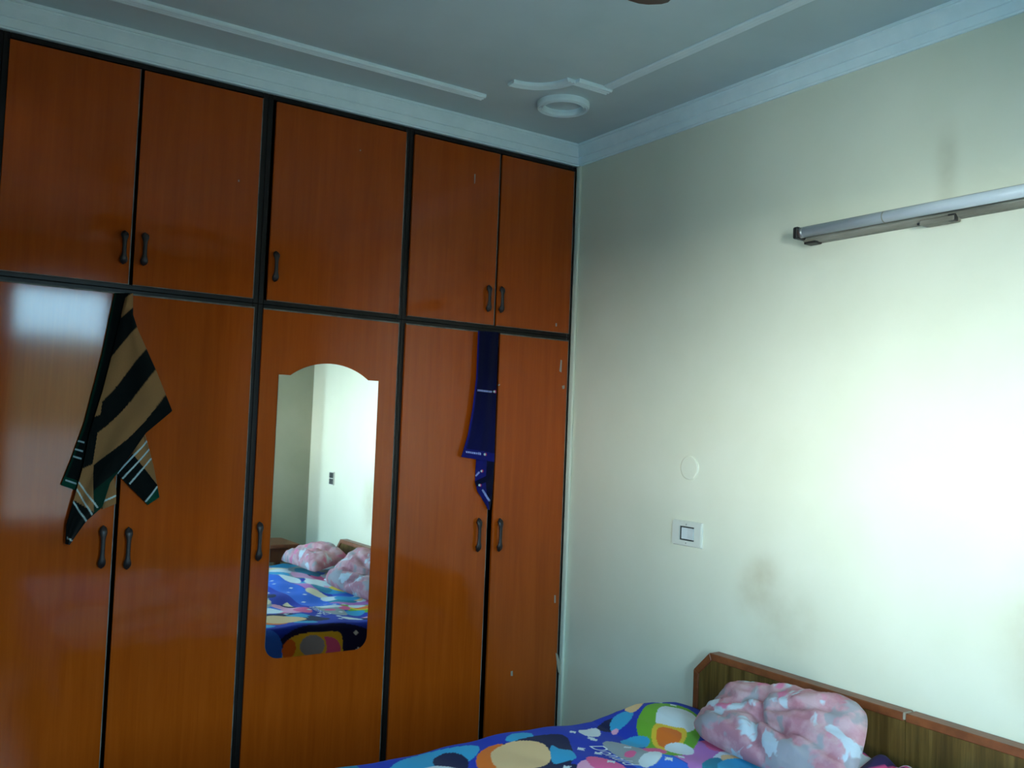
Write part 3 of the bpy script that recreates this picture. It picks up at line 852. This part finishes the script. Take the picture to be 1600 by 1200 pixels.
def inside(px, py, poly):
    n = len(poly); r = np.zeros(px.shape, bool); j = n - 1
    for i in range(n):
        xi, yi = poly[i]; xj, yj = poly[j]
        c = ((yi > py) != (yj > py)) & (px < (xj - xi) * (py - yi) / (yj - yi + 1e-12) + xi)
        r ^= c; j = i
    return r
NX, NY = 470, 520
gx = np.linspace(BX0 - DR, -.064, NX); gy = np.linspace(BY0 - DR, BY1 + DR, NY)
GX, GY = np.meshgrid(gx, gy, indexing='ij')
px_, py_ = GX.ravel(), GY.ravel()
colr = np.tile(np.array(PAL['blue']), (px_.size, 1))
# filling of the printed panels: irregular patches of the sheet's colours
rng = np.random.RandomState(5)
cells = np.stack([rng.uniform(BX0 - DR, 0, 330), rng.uniform(BY0 - DR, BY1 + DR, 330)], 1)
names = ['cyan', 'white', 'teal', 'rose', 'cream', 'mid', 'white', 'cyan', 'pink', 'blue', 'lav', 'grey', 'navy']
ci = rng.randint(0, len(names), 330)
best = np.full(px_.size, 9.0); who = np.zeros(px_.size, int)
wx = px_ + .02 * np.sin(23 * py_) ; wy = py_ + .02 * np.sin(19 * px_)
for k in range(330):
    d = (wx - cells[k, 0]) ** 2 * 2.2 + (wy - cells[k, 1]) ** 2
    mk = d < best; best[mk] = d[mk]; who[mk] = k
pal_arr = np.array([PAL[n] for n in names])
cellcol = pal_arr[ci[who]]
panel = ((px_ > -.575) & (py_ < -1.30)) | ((px_ < -.80) & (py_ < -1.30)) | (px_ < -1.5)
colr[panel] = cellcol[panel]
strip = (np.abs(px_ + .665) < .085)
colr[strip & (py_ < -1.25)] = PAL['mid']
for c, poly in SHAPES:
    lo, hi = poly.min(0), poly.max(0)
    bb = (px_ > lo[0]) & (px_ < hi[0]) & (py_ > lo[1]) & (py_ < hi[1])
    idx = np.nonzero(bb)[0]
    ins = inside(px_[idx], py_[idx], poly)
    colr[idx[ins]] = c
for (sx, sy) in STARS:
    dx, dy = np.abs(px_ - sx), np.abs(py_ - sy)
    colr[(dx ** .75 + dy ** .75) < .050] = PAL['white']
V = np.array([sheet_pt(a, b) for a, b in zip(px_, py_)])
I = np.arange(NX * NY).reshape(NX, NY)
FQ = np.stack([I[:-1, :-1], I[1:, :-1], I[1:, 1:], I[:-1, 1:]], -1).reshape(-1, 4)
me = bpy.data.meshes.new('bed_sheet')
me.from_pydata(V.tolist(), [], FQ.tolist())
at = me.color_attributes.new('Col', 'FLOAT_COLOR', 'POINT')
at.data.foreach_set('color', np.concatenate([colr, np.ones((len(colr), 1))], 1).astype(np.float32).ravel())
me.polygons.foreach_set('use_smooth', [True] * len(me.polygons))
sheet = link('bed_sheet', me, MAT['print'])
tag(sheet, 'bright blue printed bed sheet with stars and colourful patches on the bed', 'bed sheet')

# the printed name on the sheet, as small script letters lying on the cloth
tc = bpy.data.curves.new('lettering', 'FONT'); tc.body = 'Donald'; tc.size = .075; tc.shear = .35; tc.space_character = 1.05
to = bpy.data.objects.new('lettering', tc); COL.objects.link(to)
bpy.context.view_layer.update()
tm = bpy.data.meshes.new_from_object(to.evaluated_get(bpy.context.evaluated_depsgraph_get()))
bpy.data.objects.remove(to)
p0, p1 = hit(919, 1164, 2, .60), hit(982, 1200, 2, .60)
wd = max(v.co.x for v in tm.vertices)
e1 = Vector((p1.x - p0.x, p1.y - p0.y, 0)); ln_ = e1.length; e1.normalize(); e2 = Vector((-e1.y, e1.x, 0))
for v in tm.vertices:
    a = p0 + e1 * (v.co.x / wd * ln_) + e2 * v.co.y * (ln_ / wd)
    v.co = Vector((a.x, a.y, sheet_z(a.x, a.y) + .0025))
link('lettering', tm, MAT['lettering'], sheet)

# pillows ----------------------------------------------------------
def pillow(name, tl_, tr_, bl_, br_, puff, flat, seed, label, group, folds, bow=.10):
    TL, TR, BL, BR = map(Vector, (tl_, tr_, bl_, br_))
    n = 46; bm = bmesh.new()
    nrm = ((TR - TL).cross(BL - TL) + (BR - BL).cross(BR - TR)).normalized()
    if nrm.z < 0: nrm = -nrm
    grid = {}
    for side in (1, -1):
        for i in range(n + 1):
            for j in range(n + 1):
                u, v = i / n, j / n
                a, b = 2 * u - 1, 2 * v - 1
                edge = i in (0, n) or j in (0, n)
                if edge and side == -1:
                    grid[(-1, i, j)] = grid[(1, i, j)]; continue
                p = TL * (1 - u) * (1 - v) + TR * u * (1 - v) + BL * (1 - u) * v + BR * u * v
                c = (TL + TR + BL + BR) / 4
                # sides bow inwards between the corners
                k = bow
                p = p + (c - p) * k * ((1 - a * a) * abs(b) ** 3 + (1 - b * b) * abs(a) ** 3) + (c - p) * .10 * (abs(a) * abs(b)) ** 6
                t = (max(0, 1 - a ** 4) * max(0, 1 - b ** 4)) ** .55
                wv = 0
                for (fu, fv, ang_, amp, fr) in folds:
                    du, dv = u - fu, v - fv
                    s = du * math.cos(ang_) + dv * math.sin(ang_); w = -du * math.sin(ang_) + dv * math.cos(ang_)
                    wv -= amp * math.exp(-(w / fr) ** 2) * math.exp(-(s / .30) ** 2)
                q = Vector((a * 2.4, b * 2.4, seed))
                wv += .016 * noise.noise(q) + .008 * noise.noise(q * 2.6) + .004 * noise.noise(q * 6)
                hgt = puff if side == 1 else -flat
                grid[(side, i, j)] = bm.verts.new(p + nrm * (hgt * t + (wv * min(1, t * 1.6) if side == 1 else 0)))
    for side in (1, -1):
        for i in range(n):
            for j in range(n):
                f = [grid[(side, i, j)], grid[(side, i + 1, j)], grid[(side, i + 1, j + 1)], grid[(side, i, j + 1)]]
                bm.faces.new(f if side == 1 else f[::-1])
    o = from_bm(name, bm, MAT['camo'], None, True)
    return tag(o, label, 'pillow', group)
F1 = [(.42, .45, 1.45, .030, .035), (.50, .60, .55, .024, .04), (.35, .35, 2.3, .020, .04), (.62, .40, -.5, .022, .05), (.48, .80, 1.2, .018, .035), (.75, .65, .2, .016, .04), (.2, .7, .5, .016, .04)]
pillow('pillow', (-.125, -1.235, .735), (-.235, -1.850, .850), (-.395, -1.265, .618), (-.46, -1.93, .635), .085, .04, 1.3,
       'crumpled pink and grey camouflage pillow leaning on the headboard, in front', 'camouflage pillows on the bed', F1, -.07)
pillow('pillow', (-.10, -2.30, .70), (-.11, -2.72, .74), (-.40, -2.22, .640), (-.40, -2.93, .625), .10, .01, 5.7,
       'pink and grey pillow seen in the mirror, at the far end of the headboard', 'camouflage pillows on the bed', [(.5, .5, .4, .03, .05), (.3, .4, 1.6, .03, .05), (.6, .7, .2, .025, .05)])

# crumpled striped blanket tucked beside the pillow
cl = Cloth()
nx, ny = 40, 90
b0_ = 0
WB, PK, PU = lin(200, 206, 214), lin(205, 70, 120), lin(48, 34, 78)
for i in range(nx + 1):
    for j in range(ny + 1):
        u, v = i / nx, j / ny
        x, y = -.36 + .275 * u, -1.70 - .46 * v
        env = max(0, 1 - (2 * u - 1) ** 4) * max(0, 1 - (2 * v - 1) ** 6)
        z = .607 + env * (.035 + .045 * u * max(0, 1 - 1.2 * max(0, v - .35)) + .014 * math.sin(v * 34 + 5 * u) + .010 * noise.noise(Vector((u * 3, v * 8, 4))))
        cl.v.append((x, y, z))
        s = (v * 9 + .5 * math.sin(u * 3)) % 2
        cl.c.append((*(WB if s < .9 else PK if s < 1.05 else PU if s < 1.85 else PK), 1))
for i in range(nx):
    for j in range(ny):
        k = i * (ny + 1) + j
        cl.f.append((k, k + 1, k + ny + 2, k + ny + 1))
tag(cl.build('blanket', MAT['print'], .006), 'small crumpled purple, white and pink striped cloth beside the pillow', 'blanket')

# bedside table, seen in the mirror
st = thing('side_table', (-.44, -3.17, 0), 'reddish-brown bedside table at the bed, seen in the mirror', 'table')
box('table_top', -.66, -.22, -3.37, -2.97, .70, .73, MAT['side_wood'], st, .006)
box('apron', -.63, -.25, -3.34, -3.00, .60, .70, MAT['side_wood'], st, .003)
for x in (-.62, -.26):
    for y in (-3.33, -3.01):
        box('leg', x - .02, x + .02, y - .02, y + .02, 0, .62, MAT['side_wood'], st, .003)
box('shelf', -.63, -.25, -3.34, -3.00, .22, .24, MAT['side_wood'], st, .003)
